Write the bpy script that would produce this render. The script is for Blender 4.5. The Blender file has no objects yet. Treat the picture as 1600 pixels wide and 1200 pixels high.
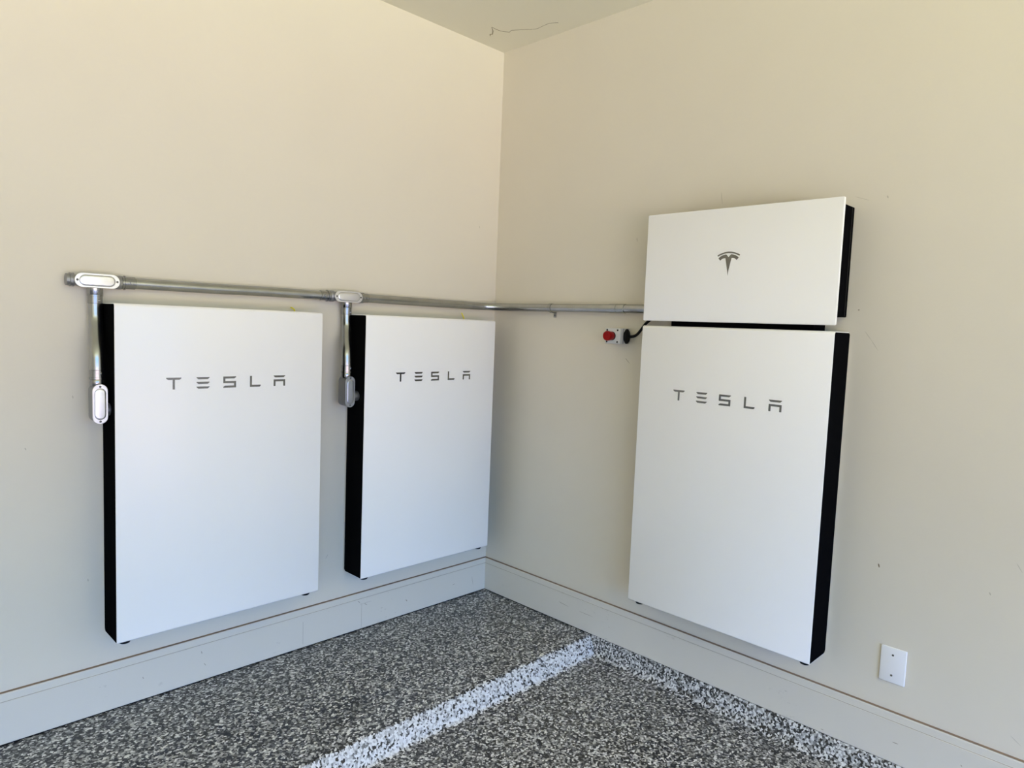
import bpy, bmesh, math, random
from mathutils import Vector, Matrix
from mathutils.geometry import tessellate_polygon
random.seed(4)
PI = math.pi
S = bpy.context.scene
C = S.collection

# ------------------------------------------------------------------ camera
def cam_setup():
    yaw, pitch, roll, f = 0.7902, -0.0821, 0.0392, 1090.64
    fw = Vector((math.sin(yaw)*math.cos(pitch), math.cos(yaw)*math.cos(pitch), math.sin(pitch)))
    rt = Vector((math.cos(yaw), -math.sin(yaw), 0)); up = rt.cross(fw)
    r2 = math.cos(roll)*rt + math.sin(roll)*up
    u2 = -math.sin(roll)*rt + math.cos(roll)*up
    cd = bpy.data.cameras.new('camera'); cd.sensor_width = 36; cd.lens = f/1600*36; cd.clip_start = .02
    co = bpy.data.objects.new('camera', cd); C.objects.link(co)
    m = Matrix((r2, u2, -fw)).transposed().to_4x4(); m.translation = (-2.5491, -2.6738, 1.4213)
    co.matrix_world = m
    S.camera = co
cam_setup()

# ------------------------------------------------------------------ room size
XL, YR, ZC = -8.0, -7.4, 2.811           # garage: x XL..0, y YR..0, ceiling ZC
DX0, DX1, DZ = -7.2, -0.7, 2.40          # garage door opening in the wall at y = YR
LOW = -0.075                             # lower garage slab
ST = -0.748                              # edge of the raised slab along y

# ------------------------------------------------------------------ world: open sky over a sunlit driveway
def world():
    w = bpy.data.worlds.new('world'); S.world = w; w.use_nodes = True
    nt = w.node_tree; n = nt.nodes; n.clear()
    out = n.new('ShaderNodeOutputWorld'); bg = n.new('ShaderNodeBackground')
    tc = n.new('ShaderNodeTexCoord'); sx = n.new('ShaderNodeSeparateXYZ'); cr = n.new('ShaderNodeValToRGB')
    mr = n.new('ShaderNodeMapRange'); mr.inputs[1].default_value = -1; mr.inputs[2].default_value = 1
    # elevation bands (sine of elevation): sunlit driveway, dim hedges and houses at the horizon, pale low sky, blue high sky
    e = cr.color_ramp
    bands = [(-1, (.665, .69, .37)), (-.31, (.665, .69, .37)), (-.28, (.445, .465, .45)), (-.18, (.435, .455, .44)), (-.15, (.30, .215, .165)),
             (-.08, (.295, .205, .155)), (-.06, (.043, .02, .015)), (-.005, (.040, .02, .015)), (.01, (.01, .085, .20)), (.09, (.01, .09, .215)),
             (.12, (.018, .12, .35)), (.24, (.022, .125, .37)), (.27, (.50, .56, 1.0)), (1, (.50, .56, 1.0))]
    e.elements[0].position = 0; e.elements[0].color = (*bands[0][1], 1)
    e.elements[1].position = 1; e.elements[1].color = (*bands[-1][1], 1)
    for z, c in bands[1:-1]:
        k = e.elements.new((z+1)/2); k.color = (*c, 1)
    nt.links.new(tc.outputs['Generated'], sx.inputs[0]); nt.links.new(sx.outputs['Z'], mr.inputs[0])
    nt.links.new(mr.outputs[0], cr.inputs[0]); nt.links.new(cr.outputs[0], bg.inputs[0])
    bg.inputs[1].default_value = 26.9
    nt.links.new(bg.outputs[0], out.inputs[0])
world()
# portal: tells the sampler where daylight enters the garage door opening (gives no light of its own)
ld = bpy.data.lights.new('door_portal', 'AREA'); ld.shape = 'RECTANGLE'; ld.size = DX1-DX0; ld.size_y = DZ-LOW
ld.cycles.is_portal = True
lo = bpy.data.objects.new('door_portal', ld); C.objects.link(lo)
lo.location = ((DX0+DX1)/2, YR-.11, (DZ+LOW)/2); lo.rotation_euler = (PI/2, 0, 0)

S.view_settings.view_transform = 'Standard'; S.view_settings.look = 'None'
S.view_settings.gamma = 1; S.view_settings.use_curve_mapping = False
S.view_settings.exposure = -0.06
try:
    S.cycles.max_bounces = 12; S.cycles.diffuse_bounces = 8; S.cycles.glossy_bounces = 6
    S.cycles.sample_clamp_indirect = 8
    S.cycles.use_denoising = True
except Exception: pass

# ------------------------------------------------------------------ materials
def mat(name, col, rough=.5, metal=0, spec=.5, coat=0, bump=0, bscale=200, var=0, vscale=3, aniso=None):
    m = bpy.data.materials.new(name); m.use_nodes = True
    nt = m.node_tree; b = nt.nodes['Principled BSDF']
    b.inputs['Base Color'].default_value = (*col, 1); b.inputs['Roughness'].default_value = rough
    b.inputs['Metallic'].default_value = metal; b.inputs['Specular IOR Level'].default_value = spec
    b.inputs['Coat Weight'].default_value = coat; b.inputs['Coat Roughness'].default_value = .08
    tc = nt.nodes.new('ShaderNodeTexCoord')
    if bump:
        nz = nt.nodes.new('ShaderNodeTexNoise'); nz.inputs['Scale'].default_value = bscale; nz.inputs['Detail'].default_value = 3
        bp = nt.nodes.new('ShaderNodeBump'); bp.inputs['Strength'].default_value = bump; bp.inputs['Distance'].default_value = .002
        nt.links.new(tc.outputs['Object'], nz.inputs['Vector']); nt.links.new(nz.outputs[0], bp.inputs['Height'])
        nt.links.new(bp.outputs[0], b.inputs['Normal'])
    if var:
        n2 = nt.nodes.new('ShaderNodeTexNoise'); n2.inputs['Scale'].default_value = vscale; n2.inputs['Detail'].default_value = 4
        r = nt.nodes.new('ShaderNodeMapRange'); r.inputs[1].default_value = .3; r.inputs[2].default_value = .7
        r.inputs[3].default_value = 1-var; r.inputs[4].default_value = 1+var
        mx = nt.nodes.new('ShaderNodeVectorMath'); mx.operation = 'SCALE'; mx.inputs[0].default_value = col
        nt.links.new(tc.outputs['Object'], n2.inputs['Vector']); nt.links.new(n2.outputs[0], r.inputs[0])
        nt.links.new(r.outputs[0], mx.inputs['Scale']); nt.links.new(mx.outputs[0], b.inputs['Base Color'])
    return m

def scuffed(name, col, rough, amount, spec=.3):
    """painted trim with small greyish-brown dirt specks and scuffs"""
    m = mat(name, col, rough, spec=spec, bump=.12, bscale=90)
    nt = m.node_tree; b = nt.nodes['Principled BSDF']
    tc = nt.nodes.new('ShaderNodeTexCoord'); mp = nt.nodes.new('ShaderNodeMapping'); mp.inputs['Scale'].default_value = (1, 1, 2.2)
    a = nt.nodes.new('ShaderNodeTexNoise'); a.inputs['Scale'].default_value = 26; a.inputs['Detail'].default_value = 6; a.inputs['Roughness'].default_value = .72
    g = nt.nodes.new('ShaderNodeTexNoise'); g.inputs['Scale'].default_value = 4; g.inputs['Detail'].default_value = 2
    r1 = nt.nodes.new('ShaderNodeMapRange'); r1.inputs[1].default_value = .62; r1.inputs[2].default_value = .72
    r2 = nt.nodes.new('ShaderNodeMapRange'); r2.inputs[1].default_value = .5; r2.inputs[2].default_value = .66
    mu = nt.nodes.new('ShaderNodeMath'); mu.operation = 'MULTIPLY'
    m2 = nt.nodes.new('ShaderNodeMath'); m2.operation = 'MULTIPLY'; m2.inputs[1].default_value = amount
    mix = nt.nodes.new('ShaderNodeMix'); mix.data_type = 'RGBA'
    mix.inputs['A'].default_value = (*col, 1); mix.inputs['B'].default_value = (.16, .13, .10, 1)
    L = nt.links.new
    L(tc.outputs['Object'], mp.inputs[0]); L(mp.outputs[0], a.inputs['Vector']); L(tc.outputs['Object'], g.inputs['Vector'])
    L(a.outputs[0], r1.inputs[0]); L(g.outputs[0], r2.inputs[0]); L(r1.outputs[0], mu.inputs[0]); L(r2.outputs[0], mu.inputs[1])
    L(mu.outputs[0], m2.inputs[0]); L(m2.outputs[0], mix.inputs['Factor']); L(mix.outputs['Result'], b.inputs['Base Color'])
    return m

def set_ramp(r, stops):
    e = r.elements
    e[0].position = 0; e[1].position = stops[1][0]
    for i, (p, v) in enumerate(stops):
        k = e[i] if i < 2 else e.new(p)
        k.color = (v*.99, v, v*.985, 1)
def flakes(name, stops, band=None, scale=140):
    """epoxy coating broadcast with black, grey and white vinyl flakes"""
    m = bpy.data.materials.new(name); m.use_nodes = True
    nt = m.node_tree; b = nt.nodes['Principled BSDF']; L = nt.links.new
    tc = nt.nodes.new('ShaderNodeTexCoord')
    nz = nt.nodes.new('ShaderNodeTexNoise'); nz.inputs['Scale'].default_value = 130; nz.inputs['Detail'].default_value = 1
    ad = nt.nodes.new('ShaderNodeVectorMath'); ad.operation = 'MULTIPLY_ADD'; ad.inputs[1].default_value = (.006,)*3
    vo = nt.nodes.new('ShaderNodeTexVoronoi'); vo.inputs['Scale'].default_value = scale
    sp = nt.nodes.new('ShaderNodeSeparateColor'); cr = nt.nodes.new('ShaderNodeValToRGB'); cr.color_ramp.interpolation = 'CONSTANT'
    set_ramp(cr.color_ramp, stops)
    L(tc.outputs['Object'], nz.inputs['Vector']); L(nz.outputs['Color'], ad.inputs[0]); L(tc.outputs['Object'], ad.inputs[2])
    L(ad.outputs[0], vo.inputs['Vector']); L(vo.outputs['Color'], sp.inputs[0])
    val = sp.outputs[0]
    L(val, cr.inputs[0]); col = cr.outputs[0]
    if band:
        # along the riser the coating is a lighter mix: mostly white flakes with scattered black ones, ragged edge
        c2 = nt.nodes.new('ShaderNodeValToRGB'); c2.color_ramp.interpolation = 'CONSTANT'; set_ramp(c2.color_ramp, band)
        po = nt.nodes.new('ShaderNodeSeparateXYZ'); L(vo.outputs['Position'], po.inputs[0])
        a_ = nt.nodes.new('ShaderNodeMath'); a_.operation = 'GREATER_THAN'; a_.inputs[1].default_value = ST-.047
        b_ = nt.nodes.new('ShaderNodeMath'); b_.operation = 'LESS_THAN'; b_.inputs[1].default_value = ST+.006
        c_ = nt.nodes.new('ShaderNodeMath'); c_.operation = 'MULTIPLY'
        m_ = nt.nodes.new('ShaderNodeMix'); m_.data_type = 'RGBA'; L(po.outputs['Y'], a_.inputs[0]); L(po.outputs['Y'], b_.inputs[0])
        L(a_.outputs[0], c_.inputs[0]); L(b_.outputs[0], c_.inputs[1]); L(c_.outputs[0], m_.inputs['Factor'])
        L(val, c2.inputs[0]); L(col, m_.inputs['A']); L(c2.outputs[0], m_.inputs['B']); col = m_.outputs['Result']
    L(col, b.inputs['Base Color'])
    bp = nt.nodes.new('ShaderNodeBump'); bp.inputs['Strength'].default_value = .5; bp.inputs['Distance'].default_value = .0012
    L(sp.outputs[1], bp.inputs['Height']); L(bp.outputs[0], b.inputs['Normal'])
    b.inputs['Roughness'].default_value = .34; b.inputs['Specular IOR Level'].default_value = .5
    return m

M = dict(
    wall=mat('painted_wall', (.70, .655, .565), .75, spec=.2, bump=.10, bscale=120, var=.012, vscale=2.5),
    ceil=mat('painted_ceiling', (.76, .725, .62), .8, spec=.15, bump=.1, bscale=100),
    trim=scuffed('painted_baseboard', (.66, .63, .56), .42, .55),
    gap=mat('caulk_gap', (.27, .20, .145), .9, spec=.1),
    groove=mat('trim_groove', (.42, .38, .32), .9, spec=.1),
    floor=flakes('flake_epoxy', [(0, .010), (.30, .035), (.44, .12), (.58, .27), (.74, .46), (.88, .74)], band=[(0, .02), (.13, .16), (.22, .42), (.45, .60), (.7, .70)]),
    curb=flakes('flake_epoxy_curb', [(0, .012), (.26, .06), (.38, .20), (.50, .40), (.74, .66)]),
    white=mat('white_enamel', (.89, .885, .885), .28, spec=.42),
    black=mat('black_side_plastic', (.0045, .0045, .005), .6, spec=.0),
    grey=mat('satin_grey_print', (.19, .19, .185), .2, metal=1),
    dark=mat('dark_print', (.13, .13, .12), .4, metal=.4),
    emt=mat('galvanised_steel', (.40, .41, .405), .27, metal=1, bump=.15, bscale=35, var=.08, vscale=18),
    zinc=mat('zinc_fitting', (.33, .335, .34), .22, metal=1, bump=.1, bscale=60),
    cast=mat('cast_aluminium', (.34, .345, .35), .5, metal=.9, bump=.3, bscale=220),
    lid=mat('bright_aluminium_lid', (.74, .73, .73), .30, metal=.9, bump=.08, bscale=120),
    screw=mat('dark_screw', (.12, .12, .12), .4, metal=.7),
    blackp=mat('black_rubber', (.008, .008, .009), .5, spec=.12),
    lgrey=mat('light_grey_plastic', (.60, .61, .61), .45, spec=.3, bump=.1, bscale=500),
    red=mat('red_plastic', (.25, .002, .002), .45, spec=.15),
    yellow=mat('yellow_wire', (.80, .72, .03), .4),
    plate=mat('white_plate', (.84, .84, .86), .35, spec=.4),
    mark=mat('dirt_mark', (.36, .32, .26), .9, spec=.1),
    smudge=mat('faint_mark', (.50, .465, .39), .9, spec=.1),
    crack=mat('crack_dark', (.20, .16, .11), .95, spec=0),
    asphalt=mat('concrete', (.4, .38, .34), .9),
)

# ------------------------------------------------------------------ helpers
def obj(name, bm, m, parent=None, smooth=False, sub=0):
    me = bpy.data.meshes.new(name)
    bmesh.ops.recalc_face_normals(bm, faces=bm.faces)
    bm.to_mesh(me); bm.free()
    me.materials.append(M[m])
    o = bpy.data.objects.new(name, me); C.objects.link(o)
    if parent: o.parent = parent
    if smooth:
        for p in me.polygons: p.use_smooth = True
        try: me.set_sharp_from_angle(angle=math.radians(35))
        except Exception: pass
    return o
def tag(o, label, cat, group=None):
    o['label'] = label; o['category'] = cat
    if group: o['group'] = group
    return o
def thing(name, label, cat, loc=(0, 0, 0), rz=0, group=None):
    o = bpy.data.objects.new(name, None); C.objects.link(o); o.location = loc; o.rotation_euler = (0, 0, rz)
    o.empty_display_size = .05
    return tag(o, label, cat, group)
def struct(name, bm, m, parent=None, smooth=False):
    o = obj(name, bm, m, parent, smooth)
    if not parent: o['kind'] = 'structure'
    return o
def box(bm, a, b, bev=0, seg=2):
    x0, y0, z0 = a; x1, y1, z1 = b
    v = [bm.verts.new(p) for p in ((x0,y0,z0),(x1,y0,z0),(x1,y1,z0),(x0,y1,z0),(x0,y0,z1),(x1,y0,z1),(x1,y1,z1),(x0,y1,z1))]
    fs = [bm.faces.new([v[i] for i in q]) for q in ((3,2,1,0),(4,5,6,7),(0,1,5,4),(1,2,6,5),(2,3,7,6),(3,0,4,7))]
    if bev:
        bmesh.ops.bevel(bm, geom=list({e for f in fs for e in f.edges}), offset=bev, segments=seg, profile=.5, affect='EDGES')
    return bm
def loft(bm, loops, cap=True, closed_loop=True):
    R = [[bm.verts.new(p) for p in l] for l in loops]
    n = len(R[0])
    for a, b in zip(R, R[1:]):
        for i in range(n if closed_loop else n-1):
            j = (i+1) % n
            bm.faces.new((a[i], a[j], b[j], b[i]))
    if cap:
        bm.faces.new(R[0][::-1]); bm.faces.new(R[-1])
    return bm
def frames(pts):
    """parallel-transported frames along a polyline"""
    P = [Vector(p) for p in pts]; out = []
    t = (P[1]-P[0]).normalized(); a = Vector((0, 0, 1)) if abs(t.z) < .9 else Vector((1, 0, 0))
    u = t.cross(a).normalized()
    for i, p in enumerate(P):
        t2 = ((P[min(i+1, len(P)-1)]-P[max(i-1, 0)])).normalized()
        u = (u - t2*u.dot(t2)).normalized(); out.append((p, u, t2.cross(u)))
    return out
def tube(bm, pts, r, n=20, cap=True):
    rs = r if isinstance(r, (list, tuple)) else [r]*len(pts)
    loft(bm, [[p + (u*math.cos(2*PI*k/n) + v*math.sin(2*PI*k/n))*rr for k in range(n)] for (p, u, v), rr in zip(frames(pts), rs)], cap)
    return bm
def lathe(bm, o, axis, prof, n=28):
    """profile of (distance along axis, radius)"""
    o = Vector(o); ax = Vector(axis).normalized(); a = Vector((0, 0, 1)) if abs(ax.z) < .9 else Vector((1, 0, 0))
    u = ax.cross(a).normalized(); v = ax.cross(u)
    loft(bm, [[o+ax*d+(u*math.cos(2*PI*k/n)+v*math.sin(2*PI*k/n))*max(r, 1e-5) for k in range(n)] for d, r in prof])
    return bm
def rrect(w0, w1, h0, h1, radii, seg=6):
    """rounded rectangle in 2D; radii for corners (w0,h0) (w1,h0) (w1,h1) (w0,h1)"""
    out = []
    for (cx, cy, sx, sy, a0), r in zip(((w0,h0,1,1,PI),(w1,h0,-1,1,1.5*PI),(w1,h1,-1,-1,0),(w0,h1,1,-1,.5*PI)), radii):
        r = max(r, 1e-4)
        for k in range(seg+1):
            a = a0 + k/seg*PI/2
            out.append((cx+sx*r+math.cos(a)*r, cy+sy*r+math.sin(a)*r))
    return out
def poly_prism(bm, poly, y0, y1):
    """2D polygon in (x,z) extruded from y0 to y1"""
    a = [bm.verts.new((x, y0, z)) for x, z in poly]; b = [bm.verts.new((x, y1, z)) for x, z in poly]
    n = len(poly)
    for i in range(n): bm.faces.new((a[i], b[i], b[(i+1) % n], a[(i+1) % n]))
    for tri in tessellate_polygon([[Vector((x, z, 0)) for x, z in poly]]):
        bm.faces.new([a[i] for i in tri]); bm.faces.new([b[i] for i in reversed(tri)])
    return bm
B = bmesh.new

# ------------------------------------------------------------------ room shell
T = .12
struct('wall_left', box(B(), (XL-T, 0, LOW-.1), (T, T, ZC+.05)), 'wall')
struct('wall_right', box(B(), (0, YR-T, LOW-.1), (T, 0, ZC+.05)), 'wall')
struct('wall_side', box(B(), (XL-T, YR-T, LOW-.1), (XL, 0, ZC+.05)), 'wall')
wb = B()
box(wb, (XL, YR-T, LOW), (DX0, YR, ZC)); box(wb, (DX1, YR-T, LOW), (0, YR, ZC)); box(wb, (DX0, YR-T, DZ), (DX1, YR, ZC))
struct('wall_rear', wb, 'wall')
ceiling = struct('ceiling', box(B(), (XL-T, YR-T, ZC), (T, T, ZC+T)), 'ceil')

# floor: raised slab at the back, rounded edge, sloping riser, cove, lower slab
def floor_profile():
    p = [(0, 0), (-.30, 0), (-.60, 0), (ST+.016, 0)]
    for k in range(1, 5):
        a = k/4*math.radians(66); p.append((ST+.016-.016*math.sin(a)/.91, -.012*(1-math.cos(a))))
    p += [(-.772, -.036), (-.784, -.060)]
    p += [(-.790, -.069), (-.799, -.0735), (-.815, LOW), (-1.4, LOW), (-3, LOW), (YR-T, LOW)]
    return p
fp = floor_profile()
i0, i1 = 4, len(fp)-4
def strip(pts, x0, x1, depth=None):
    bm = B(); rows = [[bm.verts.new((x, y, z)) for x in (x0, x1)] for y, z in pts]
    for a, b in zip(rows, rows[1:]): bm.faces.new((a[0], a[1], b[1], b[0]))
    return bm
fbm = B()
sol = [(y, z) for y, z in fp] + [(YR-T, LOW-.1), (0, LOW-.1)]
loft(fbm, [[(x, y, z) for y, z in sol] for x in (XL, 0)])
floor = struct('floor', fbm, 'floor', smooth=True)

# flake-coated foundation curb under the right baseboard, in front of the step
cb = B()
prof = [(-.0005, .0035), (-.0165, .0035), (-.019, 0), (-.026, -.030), (-.032, -.055), (-.040, -.068), (-.056, LOW-.001), (-.0005, LOW-.001)]
loft(cb, [[(x, y, z) for x, z in prof] for y in (YR, ST+.010)])
struct('trim_1', cb, 'curb', smooth=True)

# baseboards: 15 mm board, groove 3 cm below the top, brown open caulk line along the top
def baseboard(side):
    # profile: (distance from wall, z)
    pr = [(.0, .005), (.0145, .005), (.015, .0055), (.015, .1450), (.0135, .1462), (.0135, .1482), (.0128, .1495), (.0122, .1700), (.010, .1735), (.0, .1745)]
    if side == 'left': loops = [[(x, -d, z) for d, z in pr] for x in (XL, 0)]
    else: loops = [[(-d, y, z) for d, z in pr] for y in (YR, 0)]
    o = struct('baseboard_'+side, loft(B(), loops), 'trim')
    def line(z0, z1, d, m, nm):
        if side == 'left': b = box(B(), (XL, -d, z0), (-.001, -.0005, z1))
        else: b = box(B(), (-d, YR, z0), (-.0005, -.001, z1))
        obj(nm, b, m, o)
    line(.1744, .1762, .0108, 'gap', 'caulk_line')
    line(.1452, .1482, .01385, 'groove', 'groove_line')
    line(.0005, .0055, .0125, 'blackp', 'floor_gap')
    return o
bl = baseboard('left'); br = baseboard('right')
# vertical filled joints in the left baseboard
sb = B(); box(sb, (-1.0865, -.01525, .018), (-1.0853, -.0148, .118)); box(sb, (-.7925, -.01525, .012), (-.7914, -.0148, .122))
box(sb, (-.80, -.01525, .1215), (-.74, -.0148, .1225))
obj('board_joint', sb, 'groove', bl)

def mark(bm, pts, r):
    tube(bm, pts, r, 5)
# cracks and scuffs that the photo shows (thin relief on the surface they belong to)
ck = B()
cpts = [(-.192,-.100),(-.206,-.112),(-.199,-.123),(-.222,-.150),(-.256,-.178),(-.228,-.176),(-.204,-.177),(-.180,-.188),(-.163,-.202),(-.172,-.224),(-.150,-.258),(-.120,-.300),(-.107,-.330),(-.112,-.368),(-.115,-.412),(-.094,-.448)]
mark(ck, [(x, y, ZC-.0002) for x, y in cpts], [.0016]*4+[.0011]*6+[.0008]*6)
obj('crack', ck, 'crack', ceiling)

# small scuffs, nicks and hairline cracks in the paint: (from, to, width, material)
def scuffs(parent, rows):
    for a, b, r, m in rows:
        a, b = Vector(a), Vector(b)
        if (b-a).length < .002: b = a + Vector((0, 0, .003))
        if r >= .0018: a, b = a-(b-a).normalized()*.001, b+(b-a).normalized()*.001
        bm = B(); pts = [a.lerp(b, k/5) for k in range(6)]
        tube(bm, pts, [r*q*.9 for q in (.35, .85, 1, .95, .7, .3)], 8)
        for v in bm.verts:      # flatten against the surface
            for ax_ in (0, 1):
                if abs(a[ax_]-b[ax_]) < 1e-6: v.co[ax_] = a[ax_] + (v.co[ax_]-a[ax_])*.12/max(r, .001)*.001
        obj('scuff', bm, m, parent, smooth=True)
scuffs(bpy.data.objects['wall_right'], [
    ((0.0, -1.812, 1.526), (0.0, -1.813, 1.523), 0.0032, 'mark'),
    ((0.0, -1.941, 0.664), (0.0, -1.944, 0.653), 0.0026, 'crack'),
    ((0.0, -1.838, 1.452), (0.0, -1.861, 1.422), 0.0009, 'smudge'),
    ((0.0, -1.861, 1.422), (0.0, -1.884, 1.389), 0.0009, 'smudge'),
    ((0.0, -0.849, 1.302), (0.0, -0.875, 1.278), 0.0012, 'mark'),
    ((0.0, -1.266, 1.979), (0.0, -1.273, 1.934), 0.0012, 'smudge'),
    ((0.0, -0.877, 1.826), (0.0, -0.88, 1.81), 0.0022, 'smudge'),
    ((0.0, -2.26, 0.66), (0.0, -2.264, 0.653), 0.0022, 'smudge'),
    ((0.0, -1.874, 1.904), (0.0, -1.877, 1.897), 0.0025, 'smudge'),
    ((0.0, -1.77, 1.912), (0.0, -1.821, 1.894), 0.0007, 'smudge'),
    ((0.0, -2.321, 0.769), (0.0, -2.337, 0.744), 0.001, 'smudge'),
    ((0.0, -2.348, 0.237), (0.0, -2.375, 0.217), 0.001, 'smudge'),
])
scuffs(bpy.data.objects['wall_left'], [
    ((-0.129, 0.0, 1.923), (-0.128, 0.0, 1.913), 0.0022, 'smudge'),
    ((-1.934, 0.0, 1.133), (-1.933, 0.0, 1.125), 0.0018, 'smudge'),
    ((-2.069, 0.0, 0.969), (-2.067, 0.0, 0.963), 0.002, 'smudge'),
    ((-0.974, 0.0, 0.37), (-0.962, 0.0, 0.387), 0.0014, 'smudge'),
    ((-1.895, 0.0, 0.494), (-1.894, 0.0, 0.486), 0.002, 'smudge'),
    ((-0.31, 0.0, 0.265), (-0.281, 0.0, 0.272), 0.0016, 'mark'),
    ((0.037, 0.0, 1.255), (0.037, 0.0, 1.253), 0.001, 'smudge'),
])
scuffs(bl, [
    ((-0.812, -0.015, 0.141), (-0.801, -0.015, 0.129), 0.0016, 'mark'),
    ((-0.777, -0.015, 0.12), (-0.763, -0.015, 0.11), 0.0016, 'mark'),
    ((-0.54, -0.015, 0.077), (-0.532, -0.015, 0.068), 0.0022, 'mark'),
    ((-0.561, -0.015, 0.146), (-0.546, -0.015, 0.149), 0.001, 'mark'),
    ((-0.243, -0.015, 0.079), (-0.226, -0.015, 0.082), 0.0013, 'mark'),
    ((-0.111, -0.015, 0.096), (-0.099, -0.015, 0.044), 0.0009, 'mark'),
    ((-1.515, -0.015, 0.121), (-1.513, -0.015, 0.112), 0.0018, 'mark'),
    ((-1.726, -0.015, 0.09), (-1.722, -0.015, 0.081), 0.0013, 'mark'),
    ((-1.505, -0.015, 0.071), (-1.498, -0.015, 0.059), 0.0011, 'mark'),
])
scuffs(br, [
    ((-0.015, -0.542, 0.097), (-0.015, -0.604, 0.091), 0.0012, 'mark'),
    ((-0.015, -0.671, 0.09), (-0.015, -0.752, 0.089), 0.0009, 'mark'),
    ((-0.015, -0.552, 0.148), (-0.015, -0.568, 0.146), 0.001, 'mark'),
    ((-0.015, -2.034, 0.076), (-0.015, -2.052, 0.077), 0.0016, 'mark'),
    ((-0.015, -1.802, 0.018), (-0.015, -1.811, 0.017), 0.0016, 'mark'),
    ((-0.015, -2.232, 0.092), (-0.015, -2.235, 0.089), 0.0018, 'mark'),
])

# ------------------------------------------------------------------ lettering
def tesla_glyphs():
    """strokes of the five letters; u from -0.219 to 0.219 m about the centre, z from 0 to .041"""
    H, t = .041, .0075; k = .006
    P = []
    def bar(x0, x1, z0, z1, l0=0, l1=0): P.append([(x0+l0, z0), (x1-l1, z0), (x1, z1), (x0, z1)])
    a = -.2185; w = .050
    P.append([(a+k, H-t), (a+w/2-t/2, H-t), (a+w/2-t/2, 0), (a+w/2+t/2, 0), (a+w/2+t/2, H-t), (a+w-k, H-t), (a+w, H-t*.35), (a+w, H), (a, H), (a, H-t*.35)])
    a = -.1165; w = .0455
    for z in (0, (H-t)/2, H-t): P.append([(a+k, z), (a+w-k, z), (a+w, z+t*.7), (a+w, z+t), (a, z+t), (a, z+t*.7)])
    a = -.0215; w = .047; m0, m1 = (H-t)/2, (H+t)/2
    P.append([(a, 0), (a+w, 0), (a+w, m1), (a+t, m1), (a+t, H-t), (a+w-k, H-t), (a+w, H-t*.4), (a+w, H), (a, H), (a, m0), (a+w-t, m0), (a+w-t, t), (a+k, t), (a, t*.5)])
    a = .0785; w = .0415
    P.append([(a, 0), (a+w-k*.6, 0), (a+w, t*.5), (a+w, t), (a+t, t), (a+t, H), (a, H)])
    a = .1720; w = .047
    P.append([(a+k, H-t), (a+w-k, H-t), (a+w, H-t*.3), (a+w, H), (a, H), (a, H-t*.3)])
    z = H*.62
    P.append([(a, 0), (a+t, 0), (a+t, z-t), (a+w-t, z-t), (a+w-t, 0), (a+w, 0), (a+w, z), (a, z)])
    return P
def lettering(cx, z0, y, parent, m, label=None):
    G = tesla_glyphs()
    for ids in ((0,), (1, 2, 3), (4,), (5,), (6, 7)):          # T, E of three bars, S, L, A of bar and arch
        bm = B()
        for i in ids: poly_prism(bm, [(cx+x, z0+z) for x, z in G[i]], y-.0006, y+.0005)
        obj('letter', bm, m, parent)

# ------------------------------------------------------------------ wall battery
DEP = .147
def battery(loc, rz, w, dep, label, lm, wire=None, feet=(.032, .710)):
    h = 1.15; t = thing('wall_battery', label, 'home battery', loc, rz, 'wall-mounted home batteries')
    # local: x to the right, -y out of the wall, z up
    y1, y0 = -.010, -dep
    def prof(i):   # (y, z) loop, inset i; radii: front-bottom, back-bottom, back-top, front-top
        return rrect(y0+i, y1-i, i, h-i, [max(.006-i, .001), max(.016-i, .001), max(.012-i, .001), max(.011-i, .001)], 7)
    c = .0016
    loops = []
    for x, i in ((0, c+.0006), (.0004, c*.45), (c, 0), (w-c, 0), (w-.0004, c*.45), (w, c+.0006)):
        loops.append([(x, y, z) for y, z in prof(i)])
    obj('shell', loft(B(), loops), 'white', t, smooth=True)
    for s in (0, 1):
        x = 0 if s == 0 else w; d = -1 if s == 0 else 1
        pl = [[(x+d*e, y, z) for y, z in prof(i)] for e, i in ((-.004, .0032), (.0006, .0032), (.0011, .0040))]
        obj('side_panel', loft(B(), pl), 'black', t, smooth=True)
    for za, zb in ((.80, .95), (.10, .20)):
        obj('wall_bracket', box(B(), (.09, -.0125, za), (w-.09, 0, zb), .001), 'black', t)
    for x in feet:
        f = B(); lathe(f, (x, -dep+.027, .002), (0, 0, -1), [(0, .019), (.007, .019), (.0125, .016), (.014, .010)], 24)
        obj('foot', f, 'blackp', t, smooth=True)
    lettering(w/2, .8605, y0, t, 'grey')
    if wire:
        wb_ = B(); tube(wb_, wire, .0029, 8); obj('wire_tip', wb_, 'yellow', t, smooth=True)
    return t
bz = .2974
W1 = .755
battery((-1.8469, 0, bz), 0, W1, DEP, 'white flat wall battery with black sides, the one farthest left, under the left conduit box', 'grey',
        [(.700, -.020, 1.145), (.699, -.020, 1.157), (.690, -.020, 1.164), (.682, -.022, 1.166)])
battery((-.8864, 0, bz), 0, W1, DEP, 'white flat wall battery with black sides, mounted nearest the room corner', 'dark',
        [(.655, -.022, 1.145), (.653, -.022, 1.158), (.645, -.020, 1.174), (.639, -.020, 1.182)])
battery((0, -1.0345, bz), -PI/2, .759, .151, 'white flat wall battery on the right wall, directly below the white inverter cover', 'dark', feet=(.043, .734))

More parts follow.
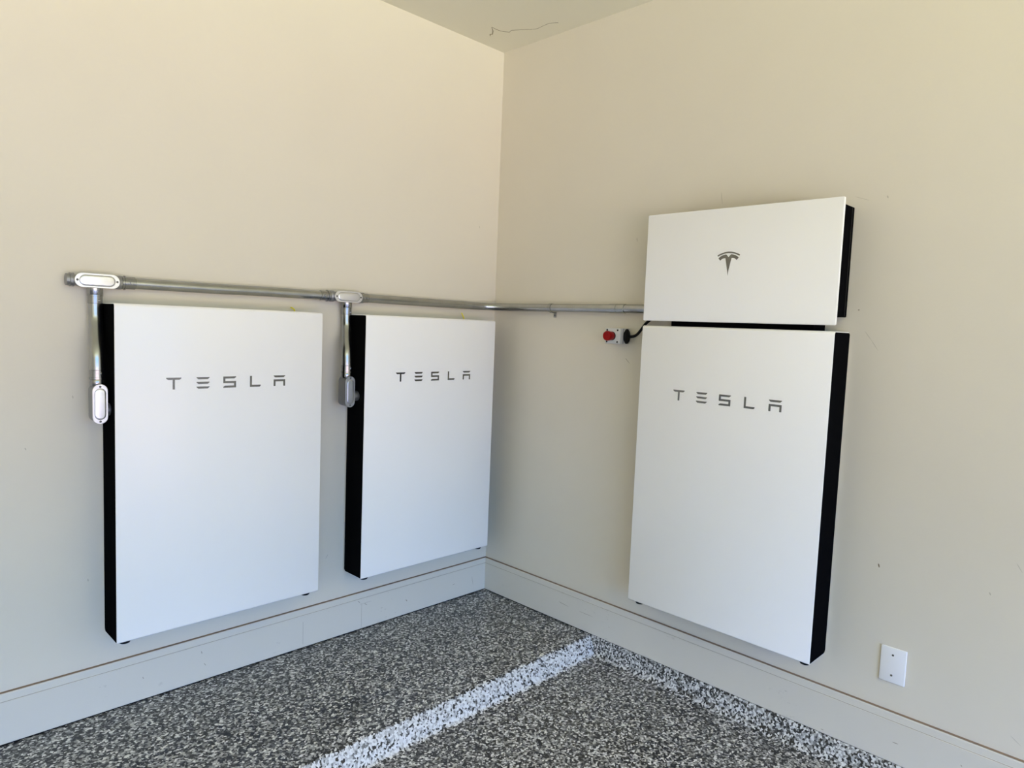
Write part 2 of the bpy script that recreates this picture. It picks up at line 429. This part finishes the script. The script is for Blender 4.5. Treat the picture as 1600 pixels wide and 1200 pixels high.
# ------------------------------------------------------------------ inverter above the right battery
inv = thing('solar_inverter', 'white inverter cover with small grey emblem above the right wall battery', 'inverter', (0, -1.034, 1.467), -PI/2)
w, h = .759, .421
y0 = -.150
def cov(i): return rrect(i, w-i, i, h-i, [max(.0055-i, .001)]*4, 7)
L_ = []
for y, i in ((y0+.010, 0), (y0+.0025, 0), (y0+.0008, .0008), (y0, .0028)):
    L_.append([(x, y, z) for x, z in cov(i)])
cb = B(); loft(cb, L_)
obj('cover', cb, 'white', inv, smooth=True)
obj('housing', box(B(), (.022, y0+.0095, .031), (w-.018, -.003, h-.014), .003), 'black', inv, smooth=True)
obj('side_seam', box(B(), (w-.0185, -.028, .034), (w-.0172, -.024, h-.018)), 'blackp', inv)
lb = B(); box(lb, (.105, -.105, -.022), (w-.087, -.004, .0305), .002)
obj('wiring_box', lb, 'black', inv)
# emblem: thin arc above a tapering T
em = B(); s = .0445; cx, cz = .3605, .173
def mir(p): return p + [(-x, z) for x, z in reversed(p) if abs(x) > 1e-6]
def arc(x, top, drop): return top - drop*x*x
o1 = [(-1+2*k/16, arc(-1+2*k/16, 1.96, .27)) for k in range(17)]
o2 = [(.965-1.93*k/16, arc(.965-1.93*k/16, 1.835, .27)) for k in range(17)]
poly_prism(em, [(cx+x*s, cz+z*s) for x, z in o1+o2], y0-.0006, y0+.0004)
left = [(0, 0), (-.05, .38), (-.27, 1.43), (-.42, 1.43), (-.56, 1.39), (-.68, 1.30), (-.73, 1.245), (-.90, 1.44), (-.78, 1.55), (-.62, 1.64), (-.42, 1.71), (-.215, 1.74), (0, 1.50)]
poly_prism(em, [(cx+x*s, cz+z*s) for x, z in left + [(-x, z) for x, z in reversed(left[1:-1])]], y0-.0006, y0+.0004)
obj('emblem', em, 'grey', inv)

# ------------------------------------------------------------------ conduit bodies
ZP = 1.518
def stadium(L, Wd, inset=0, n=12):
    """long axis first coordinate"""
    r = Wd/2-inset; a = L/2-Wd/2; out = []
    for k in range(n+1):
        t_ = -PI/2+PI*k/n; out.append((a+r*math.cos(t_), r*math.sin(t_)))
    for k in range(n+1):
        t_ = PI/2+PI*k/n; out.append((-a+r*math.cos(t_), r*math.sin(t_)))
    return out
def fitting(loc, vertical, depth, label, hubs, plug=False, lid_mat='lid', L=.134, Wd=.048):
    """local origin on the wall plane / back of body; -y outward"""
    t = thing('conduit_elbow' if vertical else 'conduit_tee', label, 'conduit fitting', loc, 0, 'cast conduit bodies')
    def m2(p, y): a, b = p; return (b, y, a) if vertical else (a, y, b)
    loops = [[m2(p, y) for p in stadium(L-.006, Wd-.006, i)] for y, i in ((0, .006), (-.006, .001), (-depth*.5, 0), (-depth+.0055, 0))]
    obj('body', loft(B(), loops), 'cast', t, smooth=True)
    yl = -depth+.0055
    c_ = [[m2(p, y) for p in stadium(L, Wd, i)] for y, i in ((yl, .0005), (yl-.0035, 0), (yl-.0045, .0012))]
    cd_ = B(); loft(cd_, c_)
    cover = obj('cover', cd_, lid_mat, t, smooth=True)
    cd_ = B()
    for p0, (y, i) in ((0, (yl-.0042, 0)),):
        loft(cd_, [[m2(p, yy) for p in stadium(L-.030, Wd-.014, ii)] for yy, ii in ((yl-.0040, 0), (yl-.0058, .0006), (yl-.0070, .0028), (yl-.0072, .0045))])
    obj('raised_panel', cd_, lid_mat, cover, smooth=True)
    rg = B()   # dark ring painting in the shade where the raised panel meets the flange
    o_, i_ = stadium(L-.0275, Wd-.0115, 0), stadium(L-.031, Wd-.015, 0)
    va = [rg.verts.new(m2(p, yl-.0047)) for p in o_]; vb = [rg.verts.new(m2(p, yl-.0049)) for p in i_]
    for k in range(len(va)): rg.faces.new((va[k], va[(k+1) % len(va)], vb[(k+1) % len(vb)], vb[k]))
    obj('panel_shade_ring', rg, 'cast', cover)
    for s_ in (-1, 1):
        sc = B(); px, pz = m2((s_*(L/2-.0085), 0), 0)[0], m2((s_*(L/2-.0085), 0), 0)[2]
        lathe(sc, (px, yl-.004, pz), (0, -1, 0), [(0, .0036), (.0014, .0036), (.0020, .0028)], 14)
        so = obj('screw', sc, 'screw', t, smooth=True)
    for (o, ax, prof, m) in hubs:
        hb = B(); lathe(hb, o, ax, prof, 30); obj('hub', hb, m, t, smooth=True)
    if plug:
        pg = B(); lathe(pg, (-.0625, -.031, 0), (-1, 0, 0), [(0, .0225), (.012, .0225), (.013, .019), (.022, .019), (.0225, .016), (.0225, .001)], 30)
        obj('plug', pg, 'cast', t, smooth=True)
    return t
def R1(a, b, r): return [(a, r*.97), (a+.001, r), (b-.0015, r), (b, r*.96)]
tee_hubs = lambda rr: [((.060, -.031, 0), (1, 0, 0), R1(0, .022, .0235), 'cast'),
                       ((-.004, -.031, -.016), (0, 0, -1), R1(0, .026, .0235), 'zinc')]
TX1, TX2 = -1.8725, -.9205
fitting((TX1, -.001, ZP), False, .064, 'oval aluminium conduit tee above the far left battery, plugged at its left end',
             [((.058, -.031, 0), (1, 0, 0), R1(0, .020, .0235), 'cast'), ((0, -.031, -.016), (0, 0, -1), R1(0, .030, .0235), 'zinc')], plug=True)
fitting((TX2, -.001, ZP+.002), False, .064, 'oval aluminium conduit tee between the two lengths of the horizontal pipe',
             [((.058, -.031, 0), (1, 0, 0), R1(0, .019, .0235), 'cast'), ((-.058, -.031, 0), (-1, 0, 0), R1(0, .019, .0235), 'cast'),
              ((.008, -.031, -.016), (0, 0, -1), R1(0, .030, .0235), 'zinc')])
LX1, LX2 = -1.883, -.941
YB = -.088    # centre of the pipe where it enters the lower fittings
def elbow(x, z, gap, label, lid):
    return fitting((x, -.052, z), True, .070, label,
        [((0, YB+.052, .058), (0, 0, 1), R1(0, .022, .0225), 'zinc'), ((.012, YB+.052, -.022), (1, 0, 0), R1(0, gap-.012, .021), 'cast')], lid_mat=lid, L=.132, Wd=.046)
M['lid_dark_refl'] = mat('aluminium_lid_dark_reflection', (.34, .36, .39), .33, metal=.95, bump=.25, bscale=60)  # same lid metal, base colour darkened to paint in a dark reflection
elbow(LX1, 1.115, -1.8469-LX1, 'upright oval conduit elbow entering the left side of the far left battery', 'lid')
elbow(LX2, 1.119, -.8864-LX2, 'upright oval conduit elbow entering the left side of the battery nearest the corner', 'lid_dark_refl')

# ------------------------------------------------------------------ conduits
PR = .0190
def smooth_path(pts, it=3):
    for _ in range(it):
        q = [pts[0]]
        for a, b in zip(pts, pts[1:]):
            a, b = Vector(a), Vector(b); q += [a.lerp(b, .25), a.lerp(b, .75)]
        pts = q + [pts[-1]]
    return pts
YP = -.032
def connector(o, ax, parent, flip=False, n=0):
    """set-screw connector: lock ring, barrel, screw boss"""
    b = B(); lathe(b, o, ax, [(0, .0225), (.007, .0225), (.0075, .0245), (.011, .0245), (.0115, .0212), (.042, .0212), (.043, .0200)], 30)
    c = obj('connector', b, 'zinc', parent, smooth=True)
    o = Vector(o); ax = Vector(ax); s_ = B()
    out = Vector((0, -1, 0)) if abs(ax.y) < .5 else Vector((-1, 0, 0))
    lathe(s_, o+ax*.027+out*.018, out, [(0, .0048), (.0065, .0048), (.0075, .0036)], 12)
    obj('set_screw', s_, 'zinc', c, smooth=True)
    return c
def conduit(pts, label, r=PR, name='metal_conduit'):
    t = thing(name, label, 'conduit pipe', tuple(pts[0]), 0, 'galvanised conduit pipes')
    o = Vector(pts[0]); b = B(); tube(b, [Vector(p)-o for p in pts], r, 28)
    obj('pipe', b, 'emt', t, smooth=True)
    return t, o
xa, xb = TX1+.078, TX2-.077
t, o = conduit([(xa+.001, YP, ZP), (xa+.3, YP, ZP), (xb-.3, YP, ZP+.002), (xb-.001, YP, ZP+.002)], 'straight horizontal metal conduit between the two oval tees')
connector((.0, 0, 0), (1, 0, 0), t); connector((xb-xa-.002, 0, .002), (-1, 0, 0), t)
# second run: along the left wall, swept bend in the corner, along the right wall into the inverter
x2 = TX2+.0775
RB = .13; path = [(x2, YP, ZP+.002), (x2+.3, YP, ZP+.001)]
cxy = (YP-RB, YP-RB)
for k in range(13):
    a = PI/2-k/12*PI/2; path.append((cxy[0]+RB*math.cos(a), cxy[1]+RB*math.sin(a), ZP))
path += [(YP, -.40, ZP), (YP, -.70, ZP), (YP, -1.0555, ZP)]
t, o = conduit(path, 'metal conduit that bends through the room corner towards the inverter')
b = B(); lathe(b, (0, 0, 0), (1, 0, 0), [(0, .0225), (.012, .0225), (.0125, .020), (.034, .020), (.035, .019)], 30)
c = obj('connector', b, 'zinc', t, smooth=True)
s_ = B(); lathe(s_, (.022, -.017, 0), (0, -1, 0), [(0, .0045), (.006, .0045), (.007, .0034)], 12); obj('set_screw', s_, 'zinc', c, smooth=True)
q = Vector((YP, -.776, ZP))-o
b = B(); lathe(b, q, (0, -1, 0), [(0, .0195), (.001, .0208), (.040, .0208), (.0405, .0200), (.044, .0200), (.0445, .0208), (.084, .0208), (.085, .0196)], 30)
obj('coupling', b, 'emt', t, smooth=True)
# drops
def drop(x0, x1, ztop, zbot, label):
    pts = [(x0, YP, ztop), (x0, YP, ztop-.05), (x0, YP-.004, ztop-.09), ((x0+x1)/2, (YP+YB)/2, (ztop+zbot)/2), (x1, YB+.004, zbot+.09), (x1, YB, zbot+.05), (x1, YB, zbot)]
    P = smooth_path([Vector(p) for p in pts])
    t, o = conduit(P, label, .0205)
    b = B(); lathe(b, (0, 0, .001), (0, 0, -1), [(0, .0235), (.004, .0235), (.0045, .0222), (.028, .0222), (.029, .0205)], 30)
    c = obj('connector', b, 'zinc', t, smooth=True)
    s_ = B(); lathe(s_, (.006, -.017, -.018), (.35, -1, 0), [(0, .0045), (.006, .0045), (.007, .0034)], 12); obj('set_screw', s_, 'zinc', c, smooth=True)
    e = Vector(P[-1])-o
    b = B(); lathe(b, e-Vector((0, 0, .001)), (0, 0, 1), [(0, .0235), (.006, .0235), (.0065, .0222), (.030, .0222), (.031, .0205)], 30)
    c = obj('connector', b, 'zinc', t, smooth=True)
    s_ = B(); lathe(s_, e+Vector((.006, -.017, .018)), (.35, -1, 0), [(0, .0045), (.006, .0045), (.007, .0034)], 12); obj('set_screw', s_, 'zinc', c, smooth=True)
drop(TX1, LX1, ZP-.047, 1.115+.081, 'short vertical conduit dropping beside the far left battery')
drop(TX2+.008, LX2, ZP-.045, 1.119+.081, 'short vertical conduit dropping beside the battery nearest the corner')
# strap
st = thing('conduit_strap', 'small zinc one-hole strap clamping the pipe to the right wall', 'strap', (0, -.425, ZP), -PI/2)
b = B(); n = 14; prof = []
rr = PR+.0006; tk = .0014
outer = [((rr+tk)*math.cos(a), (rr+tk)*math.sin(a)) for a in [math.radians(115)-math.radians(295-0)*k/n*.95 for k in range(n+1)]]
arcs = [math.radians(100 - k*(200/n)) for k in range(n+1)]    # over the front of the pipe: local -y is outward
o_ = [(YP-(rr+tk)*math.cos(a), (rr+tk)*math.sin(a)) for a in arcs]; i_ = [(YP-rr*math.cos(a), rr*math.sin(a)) for a in arcs]
loop = o_ + i_[::-1]
bb = B(); A_ = [bb.verts.new((-.009, y, z)) for y, z in loop]; B_ = [bb.verts.new((.009, y, z)) for y, z in loop]
m_ = len(loop)
for k in range(m_): bb.faces.new((A_[k], A_[(k+1) % m_], B_[(k+1) % m_], B_[k]))
for k in range(n):
    bb.faces.new((A_[k], A_[k+1], A_[m_-2-k], A_[m_-1-k])); bb.faces.new((B_[k], B_[k+1], B_[m_-2-k], B_[m_-1-k]))
box(bb, (-.009, YP+.0025, -rr-.0045), (.009, -.0005, -rr+.0002), .0005)
obj('band', bb, 'zinc', st, smooth=True)
tb = B(); box(tb, (-.009, -.0035, -rr-.026), (.009, -.0005, -rr-.004), .001); obj('tab', tb, 'emt', st)
sc = B(); lathe(sc, (0, -.0034, -rr-.015), (0, -1, 0), [(0, .0045), (.0018, .0042), (.0028, .0025)], 14); obj('screw', sc, 'screw', st, smooth=True)

# ------------------------------------------------------------------ emergency stop station
es = thing('emergency_stop_switch', 'light grey switch box with a red push button left of the right battery', 'switch', (0, -.790, 1.3975), -PI/2)
Wb, Hb, Db = .079, .068, .077
b = B(); box(b, (0, -.046, -Hb/2), (Wb, -.0005, Hb/2), .004, 3); obj('housing', b, 'lgrey', es, smooth=True)
b = B(); box(b, (0, -Db, -Hb/2), (Wb, -.0475, Hb/2), .004, 3); obj('cover', b, 'lgrey', es, smooth=True)
b = B(); box(b, (.0015, -.0485, -Hb/2+.0015), (Wb-.0015, -.0455, Hb/2-.0015)); obj('seal', b, 'screw', es)
for sx_ in (.0105, Wb-.0125):
    for sz_ in (-1, 1):
        b = B(); lathe(b, (sx_, -Db+.0004, sz_*(Hb/2-.0085)), (0, -1, 0), [(0, .0043), (.0007, .0043), (.0009, .0036)], 14); obj('screw', b, 'blackp', es, smooth=True)
b = B(); lathe(b, (.038, -Db+.0005, 0), (0, -1, 0), [(0, .0192), (.003, .0192), (.0045, .0182), (.0085, .0176), (.0088, .012)], 32); obj('collar', b, 'blackp', es, smooth=True)
b = B(); lathe(b, (.038, -Db-.0060, 0), (0, -1, 0), [(0, .0182), (.004, .0192), (.014, .0202), (.024, .0212), (.030, .0214), (.0335, .0202), (.0350, .0175), (.0340, .0120), (.0335, .004)], 36)
obj('button', b, 'red', es, smooth=True)
# elliptical black gland plate on the right end
b = B(); n = 28
L2 = []
for e, sc_ in ((-.001, 1), (.0055, 1), (.010, .82), (.013, .45), (.0135, .25)):
    L2.append([(Wb+e, -.0285-.0195*sc_*math.cos(2*PI*k/n), .0325*sc_*math.sin(2*PI*k/n)) for k in range(n)])
loft(b, L2); obj('cable_gland', b, 'blackp', es, smooth=True)
# cable from the gland to the inverter
cp = smooth_path([Vector(p) for p in ((-.0285, -.8795, 1.3975), (-.0285, -.900, 1.397), (-.029, -.924, 1.405), (-.030, -.950, 1.434), (-.030, -.968, 1.458), (-.030, -1.000, 1.480), (-.030, -1.045, 1.489), (-.030, -1.068, 1.492), (-.030, -1.075, 1.4985))])
b = B(); tube(b, cp, .0062, 14)
tag(obj('control_cable', b, 'blackp', None, smooth=True), 'thin black cable curving from the switch box up behind the inverter', 'cable')

# ------------------------------------------------------------------ blank outlet plate
bp_ = thing('blank_wall_plate', 'white blank cover plate low on the right wall', 'wall plate', (0, -1.9725, .272), -PI/2)
b = B(); box(b, (0, -.0065, 0), (.080, -.0003, .122), .0028, 3); obj('plate', b, 'plate', bp_, smooth=True)
for z in (.026, .096):
    b = B(); lathe(b, (.0385, -.0063, z), (0, -1, 0), [(0, .0036), (.0006, .0036), (.0010, .003)], 14); obj('screw', b, 'screw', bp_, smooth=True)
